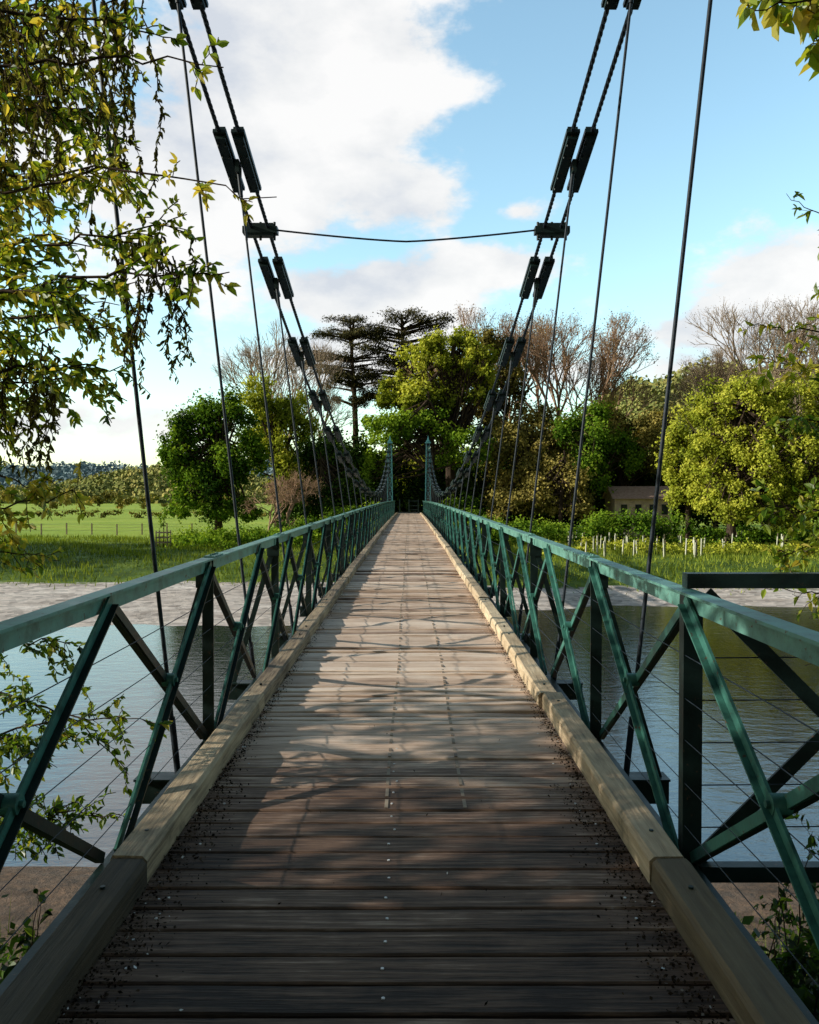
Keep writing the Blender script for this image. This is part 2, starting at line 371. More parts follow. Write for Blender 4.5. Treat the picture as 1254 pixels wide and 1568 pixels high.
g=Geo();gh=Geo()
for k in range(1,28):
    yb=k*BAY
    if yb>L-2: break
    for s in(-1,1):
        x=s*float(cableX(yb));z=float(cableZ(yb));t=np.array([s*float(cableX(yb+.1)-cableX(yb-.1)),.2,float(cableZ(yb+.1)-cableZ(yb-.1))]);t=t/np.linalg.norm(t)
        hl=.56
        for off in(-.115,.115):
            c=np.array([x+off,yb,z])
            bar(g,c-t*hl,c+t*hl,.17,.05,(0,0,1));
            bar(g,c-t*hl*.93+np.array([0,0,-.055]),c+t*hl*.93+np.array([0,0,-.055]),.13,.05,(0,0,1))
            bar(g,c-t*hl*.93+np.array([0,0,.055]),c+t*hl*.93+np.array([0,0,.055]),.13,.05,(0,0,1))
            for q in(-.42,-.2,.2,.42):
                for e in(-.045,.045): cyl(g,c+t*q+np.array([e,0,-.085]),c+t*q+np.array([e,0,-.105]),.014,6)
        box(g,(x,yb,z-.09),(.05,.2,.16))
        bz=float(cz(yb))-.36
        A=np.array([x,yb,z-.12]);B=np.array([s*1.50,yb,bz])
        segs(gh,A,B,.0145,.0145,8)
        if yb<20:
            d=nrm(A-B);segs(gh,B,B+d*.45,.022,.022,8)
            segs(gh,A-d*.35,A,.024,.024,8)
for s in(-1,1):
    z=float(cableZ(12.4));x=s*float(cableX(12.4))
    box(g,(x,12.4,z-.01),(.52,.16,.10));box(g,(x,12.4,z+.06),(.40,.13,.06));box(g,(x,12.4,z-.075),(.40,.13,.05))
    for q in(-.21,0,.21): cyl(g,(x+q,12.4,z-.15),(x+q,12.4,z+.12),.02,6)
g.build('cable_clamps',[M_paintd],bridge)
xx=np.linspace(-1,1,25);xr=float(cableX(12.4))-.24;zt=float(cableZ(12.4))
tube(gh,np.stack([xx*xr,0*xx+12.4,zt-.17*(1-np.abs(xx)**1.3)],1),.014,6)
gh.build('hangers',[M_rope],bridge)
def tower(y0,hh,xw,name,mat):
    g=Geo()
    for s in(-1,1):
        zb=-2.8;n=11
        def corner(k,t): 
            w=.30-.15*t;sx,sy=((-1,-1),(1,-1),(1,1),(-1,1))[k%4];return np.array([s*xw+sx*w,y0+sy*w,zb+t*(hh-zb)])
        for k in range(4): bar(g,corner(k,0),corner(k,1),.075,.075,(0,1,0))
        for q in range(n):
            t0,t1=q/n,(q+1)/n
            for k in range(4):
                bar(g,corner(k,t0),corner(k+1,t1),.045,.02,(0,1,.1));bar(g,corner(k+1,t0),corner(k,t1),.045,.02,(0,1,.1));bar(g,corner(k,t1),corner(k+1,t1),.05,.03,(0,.1,1))
        box(g,(s*xw,y0,hh+.06),(.5,.6,.12));cyl(g,(s*xw-.18,y0,hh+.16),(s*xw+.18,y0,hh+.16),.1,12)
        g.add(np.array([[s*xw-.12,y0-.12,hh+.2],[s*xw+.12,y0-.12,hh+.2],[s*xw+.12,y0+.12,hh+.2],[s*xw-.12,y0+.12,hh+.2],[s*xw,y0,hh+.75]]),[[0,1,4],[1,2,4],[2,3,4],[3,0,4]])
        box(g,(s*xw,y0,zb-.6),(1.1,1.1,1.3),0)
    g.build(name,[mat],bridge)
tower(L+.4,6.45,1.75,'tower',M_far);tower(-1.9,float(cableZ(-1.5)),2.5,'tower',M_paint)
g=Geo();n=7000
sd=rng.choice([-1,1],n);yy=1.3+rng.gamma(1.6,2.2,n);dist=np.abs(rng.normal(0,.045,n))+rng.random(n)**6*.10
dist=dist*np.where(yy<4.5,1.5,.6)
C=np.stack([sd*(1.015-dist),yy,cz(yy)+.006+rng.random(n)*.02*np.exp(-dist*12)],1)
leaves(g,C,rng.uniform(.005,.019,n),np.tile([0,0,1.],(n,1)),0,rng.random(n)*.975,.7)
n=70;yy=rng.uniform(1.8,7,n);C=np.stack([rng.uniform(-.95,.95,n),yy,cz(yy)+.007],1)
leaves(g,C,rng.uniform(.008,.022,n),np.tile([0,0,1.],(n,1)),0,rng.random(n)*.99,.4)
g.build('leaf_litter',[M_litter])
# ---------------------------------------------------------------- trees
def clumps(g,c,r,K,n,size,mat=1,v0=.5,rel=.3,trunk=None,lr=.12,vs=.16):
    c=np.array(c,float);r=np.array(r,float)
    d=nrm(rng.normal(size=(K,3)));d[:,2]=np.where(d[:,2]<-.6,-d[:,2]*.6,d[:,2])
    rad=rng.uniform(.35,1.0,K)**.6
    cc=c+d*r*rad[:,None]*.92
    w=rng.uniform(.6,1.4,K);cnt=(n*w/w.sum()).astype(int)
    for q in range(K):
        k=cnt[q];cr=r*rel*(.7+.6*rng.random())
        dd=nrm(rng.normal(size=(k,3)));rr=np.abs(rng.normal(.78,.30,k))[:,None]
        C=cc[q]+dd*cr*rr*(1+.45*np.sin(dd[:,:1]*5+q)*np.cos(dd[:,2:]*4+q))
        dv=v0+rng.normal(0,vs)
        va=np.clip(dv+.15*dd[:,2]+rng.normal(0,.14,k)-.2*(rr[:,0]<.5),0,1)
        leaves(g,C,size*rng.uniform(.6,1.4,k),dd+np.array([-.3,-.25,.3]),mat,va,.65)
        if trunk is not None:
            t0=trunk(rng.uniform(.35,.95));t=np.linspace(0,1,6)[:,None];m=(t0+cc[q])/2+np.array([0,0,-.06*np.linalg.norm(cc[q]-t0)])+rng.normal(0,.04*np.linalg.norm(cc[q]-t0),3)
            pts=(1-t)**2*t0+2*t*(1-t)*m+t*t*cc[q]
            tube(g,pts,np.linspace(lr,lr*.2,6),5,0)
            e=cc[q]+nrm(rng.normal(size=(5,3)))*cr*.9
            segs(g,np.repeat(cc[q][None],5,0),e,lr*.2,lr*.05,3,0)
def tree(name,bpx,z,topy,crowns,n,size,leafm,v0=.5,tr=.35,K=24,rel=.3,lean=0,bark=None,vs=.16):
    g=Geo();b=P(bpx,760,z);b[2]=float(hgt(b[0],b[1]))-.2;top=P(bpx+lean,topy,z)
    def trunk(t): 
        p=b+(top-b)*t;return p+np.array([.3*math.sin(t*5+z),.2*math.sin(t*4),0])*t
    tube(g,[trunk(t) for t in np.linspace(0,1,9)],np.linspace(tr,tr*.25,9)*np.array([1.5]+[1]*8),9,0)
    A=sum(c[2]*c[3] for c in crowns)
    for (cx,cy,rx,ry) in crowns:
        c=P(cx,cy,z+rng.uniform(-1.5,1.5));r=np.array([rx/F*z,rx/F*z*.85,ry/F*z])
        clumps(g,c,r,K,int(n*rx*ry/A),size,1,v0,rel,trunk,tr*.35,vs)
    return g.build(name,[bark or M_bark,leafm])
def bare(name,bpx,z,topy,mat,spread=.55,levels=7,thin=1.0,leaf=None,ls=.16):
    g=Geo();b=P(bpx,760,z);b[2]=float(hgt(b[0],b[1]))-.2;H=P(bpx,topy,z)[2]-b[2]
    A=b[None];D=np.array([[0,0,1.]]);ln=1.0;r=np.array([H*.018*thin]);S=[]
    for l in range(levels):
        l_=ln*rng.uniform(.7,1.15,len(A))[:,None];B=A+D*l_
        S.append((A,B,r))
        A=np.repeat(B,3,0)-np.repeat(D*l_,3,0)*rng.uniform(0,.3,len(B)*3)[:,None]
        D=nrm(np.repeat(D,3,0)+rng.normal(0,spread,(len(A),3))+np.array([0,0,.2]))
        r=np.repeat(r*.62,3);ln*=.72
    k=H/(max(s[1][:,2].max() for s in S)-b[2])
    for l,(a,bb,r) in enumerate(S): segs(g,b+(a-b)*k,b+(bb-b)*k,np.maximum(r,.017),np.maximum(r*.72,.014),6 if l<2 else 3,0)
    A=b+(A-b)*k
    if leaf: 
        q=rng.random(len(A))<.7;A=A[q]
        leaves(g,A+rng.normal(0,.35,A.shape),ls*rng.uniform(.6,1.4,len(A)),None,1,rng.random(len(A)))
    return g.build(name,[mat,leaf or mat])
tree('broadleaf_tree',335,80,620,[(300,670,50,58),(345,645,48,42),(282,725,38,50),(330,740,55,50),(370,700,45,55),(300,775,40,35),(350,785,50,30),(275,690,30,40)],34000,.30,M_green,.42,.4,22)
tree('broadleaf_tree',425,86,610,[(395,620,48,40),(440,655,45,58),(400,690,50,55),(450,730,45,50)],20000,.30,M_yel,.45,.35,20)
tree('holly_tree',495,82,690,[(500,715,50,55),(545,735,45,55),(480,770,50,40),(540,785,45,30)],16000,.30,M_dark,.55,.3,18)
bare('bare_tree',432,96,505,M_twig,.38,8)
bare('bare_tree',478,98,575,M_twig,.38,7,1,M_bud,.1)
bare('bare_shrub',440,72,718,M_twigr,.6,7,1.4,M_bud,.08)
bare('bare_shrub',412,71,735,M_twigr,.6,7,1.4,M_bud,.08)
def cedar(name,bpx,z,topy,layers,tr):
    g=Geo();b=P(bpx,760,z);b[2]=-2.7;top=P(bpx,topy,z)
    tube(g,[b+(top-b)*t+np.array([.4*math.sin(t*4),0,0]) for t in np.linspace(0,1,9)],np.linspace(tr,tr*.2,9),9,0)
    for (cx,cy,rx,ry) in layers:
        c=P(cx,cy,z);n=int(rx*ry*6)
        c[1]+=rng.uniform(-1.5,1.5)
        tilt=rng.uniform(-.12,.12)
        for q in range(9):
            ox=rng.uniform(-1,1)
            cc=c+np.array([ox*rx/F*z,rng.uniform(-1,1)*rx/F*z*.7,(rng.normal(0,.5)*ry+ox*rx*tilt-abs(ox)*ry*.5)/F*z]);k=n//9+60
            sw=rng.uniform(.6,1.5)
            off=rng.normal(0,1,(k,3))*np.array([rx*.2*sw,rx*.24,ry*.26])/F*z
            off[:,2]-=np.abs(off[:,0])*.12
            va=np.clip(.5+.3*off[:,2]+rng.normal(0,.18,k),0,1)
            leaves(g,cc+off,.3*rng.uniform(.6,1.3,k),off*np.array([.3,.3,1])+np.array([-.4,-.3,.8]),1,va,.4)
            t0=np.array([b[0]+(top[0]-b[0])*.5,b[1],min(cc[2]-.8,top[2]-.3)]);tt=np.linspace(0,1,5)[:,None]
            mm=(t0+cc)/2+np.array([0,0,.1]);tube(g,(1-tt)**2*t0+2*tt*(1-tt)*mm+tt*tt*cc,np.linspace(.16,.04,5),4,0)
    g.build(name,[M_bark,M_cedar])
cedar('cedar_tree',540,104,490,[(535,492,30,9),(512,508,34,10),(562,513,32,10),(503,541,42,12),(562,543,36,12),(526,576,34,12),(572,578,32,11),(497,566,22,8),(535,612,24,10)],.6)
cedar('cedar_tree',618,106,483,[(612,488,38,10),(648,500,42,11),(588,508,38,11),(610,532,50,13),(662,522,36,11),(588,558,44,14),(632,556,56,16),(598,592,40,15),(580,606,28,10),(640,590,40,14)],.7)
tree('oak_tree',690,84,530,[(655,548,46,38),(702,535,38,32),(640,608,58,48),(705,600,55,50),(600,605,28,40),(735,560,30,40)],28000,.30,M_yel,.46,.6,24,.24,0,None,.2)
tree('oak_tree',660,81,600,[(590,665,42,42),(650,665,55,38),(705,690,50,40),(575,730,35,45)],17000,.28,M_green,.72,.35,20,.28)
tree('broadleaf_tree',745,88,545,[(745,545,36,45),(772,610,45,60),(735,640,40,45),(770,680,45,50)],18000,.28,M_olive,.45,.35,20)
tree('broadleaf_tree',640,98,680,[(610,730,40,50),(655,725,40,52),(700,745,45,40)],14000,.32,M_yel,.6,.3,18)
bare('bare_tree',855,95,466,M_twigr,.36,8,1,M_bud)
bare('bare_tree',905,91,485,M_twigr,.38,8,1,M_bud)
bare('bare_tree',785,93,482,M_twigr,.36,8,1,M_bud)
tree('broadleaf_tree',800,84,640,[(790,690,50,50),(830,660,45,50),(850,730,50,55),(790,760,50,40)],20000,.28,M_olive,.58,.35,20)
tree('broadleaf_tree',905,82,640,[(890,665,50,50),(940,700,45,45),(890,735,50,50)],18000,.28,M_green,.5,.35,20)
tree('broadleaf_tree',860,79,690,[(850,740,50,50),(880,775,40,35),(800,775,60,35)],12000,.26,M_olive,.65,.3,18)
tree('broadleaf_tree',950,86,640,[(935,655,35,40),(975,690,45,48),(1005,665,35,40)],13000,.28,M_olive,.62,.3,18)
tree('willow_tree',1120,68,590,[(1095,640,60,55),(1155,615,62,50),(1090,705,50,60),(1150,720,60,70),(1210,635,60,65),(1240,710,60,75),(1120,780,60,40),(1210,790,60,40)],60000,.22,M_yel,.56,.4,36,.21,0,None,.14)
tree('willow_tree',1290,66,600,[(1280,610,60,60),(1310,700,60,80),(1240,770,60,50)],18000,.23,M_yel,.5,.4,30,.22,0,None,.14)
tree('broadleaf_tree',1055,72,660,[(1062,745,42,50),(1045,690,38,45)],12000,.24,M_yel,.46,.3,18)
bare('bare_tree',1180,84,448,M_twig,.40,8,1,M_bud,.1)
bare('bare_tree',1235,88,470,M_twig,.40,8,1,M_bud,.1)
bare('bare_tree',1095,90,535,M_twig,.42,8,1,M_bud,.1)
for (x,y,h) in ((-43,49,11),(-41,56,10),(-50,62,12)):
    g=Geo();b=np.array([x,y,float(hgt(x,y))-.2]);trf=lambda t,b=b,h=h:b+np.array([.3*t,0,h*t])
    tube(g,[trf(t) for t in np.linspace(0,1,8)],np.linspace(.4,.1,8),8,0)
    clumps(g,b+np.array([0,0,h*.62]),(4.2,4.2,h*.42),34,12000,.38,1,.45,.3,trf,.12);g.build('broadleaf_tree',[M_bark,M_green])
g=Geo()
for q in range(70):
    px=455+(1400-455)*q/70+rng.uniform(-8,8);z=rng.uniform(87,95)
    if 603<px<650: z+=12
    top=rng.uniform(650,720);c=P(px,(top+830)/2,z);clumps(g,c,(rng.uniform(2.6,4.0),2,(830-top)/2/F*z),8,1900,.42,0,.5,.45,None)
g.build('woodland_understory',[M_dark])
g=Geo()
for q in range(90):
    px=440+(1360-440)*q/90+rng.uniform(-8,8);z=rng.uniform(66,78)
    x=P(px,0,z)[0]
    if abs(x)<3.2: continue
    hh=rng.uniform(.5,1.5) if px>860 else rng.uniform(1.0,2.3)
    if 890<px<1045: z=rng.uniform(66,72);hh=rng.uniform(2.2,2.6);x=P(px,0,z)[0]
    clumps(g,(x,z,float(hgt(x,z))+hh*.5),(rng.uniform(1.2,2.2),1.5,hh*.7),5,620,.22,0,.5,.45,None)
for q in range(18):
    px=285+(470-285)*q/18;z=rng.uniform(62,72);x=P(px,0,z)[0]
    clumps(g,(x,z,float(hgt(x,z))+.5),(1.9,1.5,rng.uniform(.7,1.2)),5,520,.2,0,.65,.45,None)
g.build('shrubs',[M_green])
g=Geo()
for q in range(30):
    px=830+(1330-830)*q/30+rng.uniform(-8,8);z=rng.uniform(56,64);x=P(px,0,z)[0]
    clumps(g,(x,z,float(hgt(x,z))+.3),(rng.uniform(.8,1.6),1.2,rng.uniform(.3,.8)),4,300,.17,0,.6,.45,None)
g.build('bank_bushes',[M_yel])
def hill(name,x0,x1,y0,dep,hf,mat,n,size,treecol,v0):
    g=Geo();xx=np.linspace(x0,x1,90);tt=np.linspace(0,1,24)
    XX,TT=np.meshgrid(xx,tt);YY=y0+TT*dep;ZZ=-3+ (hf(XX)+3)*np.sin(TT*np.pi/2)**1.2
    k=(np.arange(23)[:,None]*90+np.arange(89)[None]).ravel()
    g.add(np.stack([XX,YY,ZZ],-1).reshape(-1,3),np.stack([k,k+1,k+91,k+90],1),0,.5,True)
    px=rng.uniform(x0,x1,n);t=rng.random(n)
    base=np.stack([px,y0+t*dep,-3+(hf(px)+3)*np.sin(t*np.pi/2)**1.2],1)
    m=26;R0=size*rng.uniform(1.5,3.2,n)
    d=nrm(rng.normal(size=(n,m,3)));d[...,2]=np.abs(d[...,2])
    C=(base[:,None]+d*R0[:,None,None]*np.array([1,1,1.15])*rng.uniform(.7,1.05,(n,m,1))).reshape(-1,3)
    va=np.clip(v0+np.repeat(rng.normal(0,.16,n),m)+.2*d[...,2].ravel()-.1+rng.normal(0,.08,n*m),0,1)
    leaves(g,C,size*rng.uniform(.7,1.3,n*m),d.reshape(-1,3)+np.array([-.3,-.2,0]),1,va,.8)
    g.build(name,[mat,treecol])
M_hillg=simple('hill_turf',(.18,.23,.05),(.32,.36,.09),.05)
M_hillb=simple('far_hill_haze',(.19,.27,.31),(.22,.30,.33),.01)  # blue distance haze put into the base colour
M_hz=leafmat('far_woodland',[(0,(.08,.11,.05)),(.5,(.22,.25,.08)),(1,(.46,.40,.14))],0)
M_hzb=leafmat('hazy_woodland',[(0,(.18,.26,.29)),(1,(.22,.30,.32))],0)  # far trees tinted with the same painted haze
hill('hill',20,520,230,110,lambda x:10+38*sstep(25,100,x)+3*np.sin(x*.06)+2*np.sin(x*.17)-8*sstep(200,420,x),M_hillg,3000,1.8,M_hz,.58)
hill('far_hill',-1500,200,1300,500,lambda x:62+16*np.sin(x*.006+2)+9*np.sin(x*.017),M_hillb,1800,7,M_hzb,.5)
hill('distant_woodland',-420,-60,420,120,lambda x:8+7*np.sin(x*.03)+4*np.sin(x*.011+2),M_hillg,1500,2.2,M_hz,.55)
g=Geo()
for q in range(46):
    x=-115+q*2.0+rng.uniform(-.5,.5);clumps(g,(x,150+rng.uniform(-1,1),-1.7),(1.8,1,.8),3,90,.4,0,.35,.5,None)
for q in range(26):
    x=-190+q*5.5+rng.uniform(-2,2);hh=rng.uniform(1.5,4.8);clumps(g,(x,235+rng.uniform(-4,4),-2+hh*.6),(3.2,2,hh),5,300,.7,0,.6,.4,None)
g.build('hedge',[M_olive])
# post and wire fence along the field edge
g=Geo();px_=-62.
while px_<-21:
    yb=88+.05*px_;b=float(hgt(px_,yb));lx=rng.uniform(-.05,.05)
    box(g,(px_,yb,b+.55),(.12,.12,1.3));nx_=px_+2.6;b2=float(hgt(nx_,yb+.13))
    for h in(.45,.8,1.1): segs(g,(px_,yb,b+h),(nx_,yb+.13,b2+h),.012,.012,3)
    px_=nx_
g.build('field_fence',[M_post])
M_grass=leafmat('grass_blades',[(0,(.04,.06,.012)),(.5,(.16,.23,.03)),(1,(.42,.47,.07))],.3)
g=Geo();n=62000
x=rng.uniform(-42,46,n);y=rng.uniform(41,82,n);k=(y>shore(x)+beachw(x)+rng.normal(0,1.3,n))&(np.abs(x)>2.5);x=x[k];y=y[k];n=len(x)
hb=rng.uniform(.12,.42,n)*(1+.5*np.sin(x*.7)*np.cos(y*.6));a=rng.uniform(0,2*np.pi,n);w=.035
b=np.stack([x,y,hgt(x,y)-.03],1);dx=np.stack([np.cos(a)*w,np.sin(a)*w,0*a],1)
V=np.stack([b-dx,b+dx,b+np.stack([rng.normal(0,.09,n),rng.normal(0,.09,n),hb],1)],1).reshape(-1,3)
g.add(V,np.arange(3*n).reshape(n,3),0,np.clip(rng.normal(.5,.2,n)+.2*wob(x*1.5,y*2)+.15*(x>0),0,1))
g.build('grass',[M_grass])
g=Geo()
for q in range(60):
    px=rng.uniform(870,1200);z=rng.uniform(54,74);x=P(px,0,z)[0];b=float(hgt(x,z));h=rng.uniform(.8,1.25)
    lx=rng.uniform(-.08,.08);cyl(g,(x,z,b-.1),(x+lx,z,b+h),.05,7,0);box(g,(x+.08,z,b+.5),(.04,.04,1.3),1)
g.build('tree_guards',[M_stake,M_post])
g=Geo();bx,by=P(250,0,66)[:2];bz=float(hgt(bx,by))
for sx in(-.45,.45):
    for sy in(-.45,.45): box(g,(bx+sx,by+sy,bz+.6),(.08,.08,1.4))
for h in(.35,.75,1.15):
    for s in(-.5,.5): box(g,(bx,by+s,bz+h),(1.0,.03,.09));box(g,(bx+s,by,bz+h),(.03,.9,.09))
segs(g,(bx,by,bz),(bx+.05,by,bz+2.3),.05,.02,6,1);clumps(g,(bx,by,bz+2),(.6,.6,.8),8,260,.14,2,.6,.4)
g.build('sapling_guard_cage',[M_post,M_bark,M_green])
g=Geo();c=np.array([23.0,82.5,0]);wd,dp=5.6,4.;z0,z1,z2=-2.6,1.5,2.5
x0,x1,y0,y1=c[0]-wd/2,c[0]+wd/2,c[1]-dp/2,c[1]+dp/2
V=[[x0,y0,z0],[x1,y0,z0],[x1,y1,z0],[x0,y1,z0],[x0,y0,z1],[x1,y0,z1],[x1,y1,z1],[x0,y1,z1],[x0,c[1],z2],[x1,c[1],z2]]
g.add(V,[[0,1,5,4],[1,2,6,5],[2,3,7,6],[3,0,4,7]],0);g.add(V,[[4,8,7],[5,6,9]],0)
g.add([[x0-.3,y0-.4,z1-.15],[x1+.3,y0-.4,z1-.15],[x1+.3,c[1],z2+.12],[x0-.3,c[1],z2+.12],[x0-.3,y1+.4,z1-.15],[x1+.3,y1+.4,z1-.15]],[[0,1,2,3],[3,2,5,4]],1)
for q in(-1.9,-.5,.9,2.1):
    box(g,(c[0]+q,y0-.02,.3),(.6,.06,1.0),2);box(g,(c[0]+q,y0-.04,-.25),(.8,.12,.1),0)
g.build('stone_cottage',[M_stone,M_roof,M_dkglass])
g=Geo()
for x in(-.9,0,.9): box(g,(x,L+4,.65),(.1,.1,1.3));
for h in(.3,.7,1.15): box(g,(.45,L+4.02,h),(.8,.04,.08))
g.build('gate',[M_paintd])
g=Geo();g.add([[-1.2,L,-.05],[1.2,L,-.05],[1.4,L+30,-.06],[-1.4,L+30,-.06]],[[0,1,2,3]])
g.build('footpath',[simple('footpath_gravel',(.3,.25,.2),(.42,.36,.3),4)])
# ---------------------------------------------------------------- near vegetation
def bough(g,a,b,droop=.12,tw=14,tl=.35,ls=.06,v=.5,r=.012,dens=1.0,sag=-.3,vs=.2):
    a=np.array(a,float);b=np.array(b,float);Ln=np.linalg.norm(b-a);t=np.linspace(0,1,14)[:,None]
    m=(a+b)/2+np.array([0,0,droop*Ln])+rng.normal(0,.05*Ln,3)
    pts=(1-t)**2*a+2*t*(1-t)*m+t*t*b;pts[1:-1]+=rng.normal(0,.012*Ln,(12,3))
    tube(g,pts,np.linspace(r,r*.25,14),6,0)
    D0=nrm(b-a);LC=[];LD=[];LV=[]
    for q in range(tw):
        u=rng.uniform(.08,1)*13;k=min(int(u),12);p=pts[k]+(pts[k+1]-pts[k])*(u-k)
        d=nrm(D0*.6+rng.normal(0,.6,3)+np.array([0,0,sag]));ll=tl*rng.uniform(.4,1.2)*(1.15-.6*u/13)
        s=np.linspace(0,1,6)[:,None];cv=p+d*s*ll+np.array([0,0,sag*.35])*s**2*ll+rng.normal(0,.01,(6,3))*s
        segs(g,cv[:-1],cv[1:],r*.28,r*.2,4,0)
        nl=max(3,int(ll/ls*2.3*dens))
        for w in np.linspace(.2,1,nl):
            pp=cv[min(int(w*5),4)]+(cv[min(int(w*5)+1,5)]-cv[min(int(w*5),4)])*((w*5)%1)
            for _ in range(2 if rng.random()<.6 else 1):
                LC.append(pp);LD.append(d*.6+rng.normal(0,.7,3)+np.array([0,0,-.35]));LV.append(v+rng.normal(0,vs))
    n=len(LC);Nn=rng.normal(0,.5,(n,3))+np.array([-.6,0,.8])
    bigleaves(g,np.array(LC),np.array(LD),Nn,ls*rng.uniform(.5,1.25,n),1,np.clip(LV,0,1),.5)
def strings(g,px,py0,py1,z,ls=.035,v=.4):
    a=P(px,py0,z);b=P(px+rng.uniform(-25,35),py1,z+rng.uniform(-.2,.3));t=np.linspace(0,1,16)[:,None]
    pts=a+(b-a)*t+rng.normal(0,.012,(16,3));pts[:,0]+=.05*np.sin(t[:,0]*4+px)
    tube(g,pts,np.linspace(.004,.0015,16),4,0)
    n=int(np.linalg.norm(b-a)/ls*3.2);u=rng.random(n)*15;k=np.minimum(u.astype(int),14);C=pts[k]+(pts[k+1]-pts[k])*(u-k)[:,None]
    D=rng.normal(0,.45,(n,3))+np.array([0,0,-.9]);bigleaves(g,C,D,rng.normal(size=(n,3)),ls*rng.uniform(.6,1.4,n),2,np.clip(rng.normal(v,.25,n),0,1),.38)
g=Geo()
tb=np.array([-7.6,.6,-1.6]);tp=np.array([-6.6,1.0,6.0])
tube(g,[tb+(tp-tb)*t+np.array([.25*math.sin(t*6),.2*math.sin(t*5),0]) for t in np.linspace(0,1,10)],np.linspace(.28,.08,10),10,0)
trf=lambda t:tb+(tp-tb)*t
for (c,r,K,nn,sz) in (((-5.6,-.2,2.5),(1.8,2.2,1.6),54,22000,.15),((-6.2,.5,3.9),(1.8,1.8,1.2),24,6500,.14),((-5.2,.9,1.8),(1.6,1.5,1.3),34,13000,.14),((-6.6,3.3,2.7),(1.7,2.3,1.6),22,2300,.13),((-6.0,-3.0,3.0),(2.0,2.2,1.9),20,5500,.15)):
    clumps(g,c,r,K,nn,sz,1,.5,.34,trf,.05)
clumps(g,(-1.0,-2.4,5.4),(4.6,2.6,1.5),50,16000,.17,1,.5,.3,trf,.05)  # unseen canopy above the viewpoint, added to block sky light on the foreground
B=[((-150,330,3.6),(425,305,3.3),.06,24,.20,.05,.95,.008,.9),
   ((-150,130,3.4),(345,110,3.2),.06,20,.22,.05,.8,.009,.8),
   ((-150,500,3.8),(325,420,3.5),.08,38,.34,.055,.68,.012,.95),
   ((-150,430,4.2),(270,350,4.0),.06,36,.34,.055,.75,.012,.95),
   ((-150,600,3.8),(190,560,3.7),.05,28,.3,.052,.7,.010,.95),
   ((-150,300,3.9),(200,260,3.8),.06,28,.34,.055,.75,.012,.95),
   ((-150,30,3.7),(240,60,3.6),.05,24,.34,.055,.7,.012,.8),
   ((-150,520,4.4),(120,480,4.4),.05,28,.4,.055,.65,.012,.95),
   ((-150,800,4.0),(120,745,3.9),.03,24,.24,.05,.92,.008,.8),
   ((-150,860,4.0),(60,850,3.9),.03,24,.24,.05,.8,.008,.9),
   ((-150,720,4.0),(70,760,3.9),.03,22,.24,.05,.85,.008,.9),
   ((-120,1010,4.6),(120,985,4.4),.08,24,.3,.05,.5,.009,1),
   ((-120,1180,4.6),(235,1110,4.3),.10,32,.3,.05,.6,.009,1),
   ((-120,1290,4.6),(180,1250,4.4),.08,28,.3,.05,.5,.009,1),
   ((-120,1100,4.6),(60,1150,4.4),.08,26,.3,.05,.45,.009,1),
   ((-120,1060,4.8),(190,1180,4.5),.08,26,.3,.05,.5,.009,1),
   ((-120,1340,4.6),(110,1230,4.5),.06,24,.3,.05,.4,.009,1)]
for (a,b,*k) in B: bough(g,P(*a),P(*b),*k)
for q in range(15):
    z=rng.uniform(4.0,5.8);yy=20+q*42+rng.uniform(-20,20);bough(g,P(-180,yy+30,z),P(rng.uniform(20,200),yy,z),.06,28,.4,.058,rng.uniform(.5,.9),.012,.95)
for px in np.concatenate([rng.uniform(-20,110,30),rng.uniform(90,240,20)]):
    y0=rng.uniform(-60,60);strings(g,px,y0,y0+rng.uniform(140,330),rng.uniform(3.2,4.6),.034,.5)
for px in rng.uniform(160,290,18): strings(g,px,rng.uniform(360,430),rng.uniform(500,610),4.0,.033,.5)
for px in rng.uniform(-10,80,14): strings(g,px,rng.uniform(520,580),rng.uniform(640,740),4.0,.035,.55)
g.build('overhanging_tree',[M_bark,M_near,M_bronze])
g=Geo()
tb=np.array([5.2,3.2,-2.2]);tp=np.array([4.6,3.4,5.5])
tube(g,[tb+(tp-tb)*t+np.array([.25*math.sin(t*6),.2*math.sin(t*5),0]) for t in np.linspace(0,1,10)],np.linspace(.22,.06,10),10,0)
clumps(g,(5.2,2.6,4.0),(1.9,1.9,1.8),24,6000,.10,1,.5,.3,lambda t:tb+(tp-tb)*t,.04)
B=[((1330,-60,3.0),(1150,25,2.7),-.02,12,.12,.09,.85,.007,.7),
   ((1330,-10,3.0),(1170,10,2.8),-.02,11,.12,.09,.75,.007,.7),
   ((1330,50,3.0),(1235,75,2.8),.02,9,.12,.09,.75,.007,.7),
   ((1330,370,3.6),(1200,300,3.4),.05,8,.12,.045,.6,.004,.6),
   ((1330,440,3.6),(1245,440,3.4),.03,5,.1,.045,.6,.004,.6),
   ((1360,600,4.0),(1165,555,3.8),.05,18,.22,.052,.85,.007,.8),
   ((1360,660,4.2),(1190,640,4.0),.05,18,.25,.052,.55,.008,.9),
   ((1360,520,4.2),(1150,500,4.0),.04,14,.2,.05,.85,.006,.6),
   ((1360,780,4.0),(1165,775,3.8),.05,22,.25,.052,.65,.008,.9),
   ((1360,860,4.0),(1200,850,3.8),.05,20,.25,.052,.75,.008,.9),
   ((1360,920,4.0),(1190,900,3.8),.03,12,.2,.05,.75,.006,.7),
   ((1360,1020,3.6),(1235,1020,3.4),.02,8,.12,.05,.95,.006,.8)]
for (a,b,*k) in B: bough(g,P(*a),P(*b),*k)
g.build('overhanging_tree',[M_bark,M_near])
g=Geo()
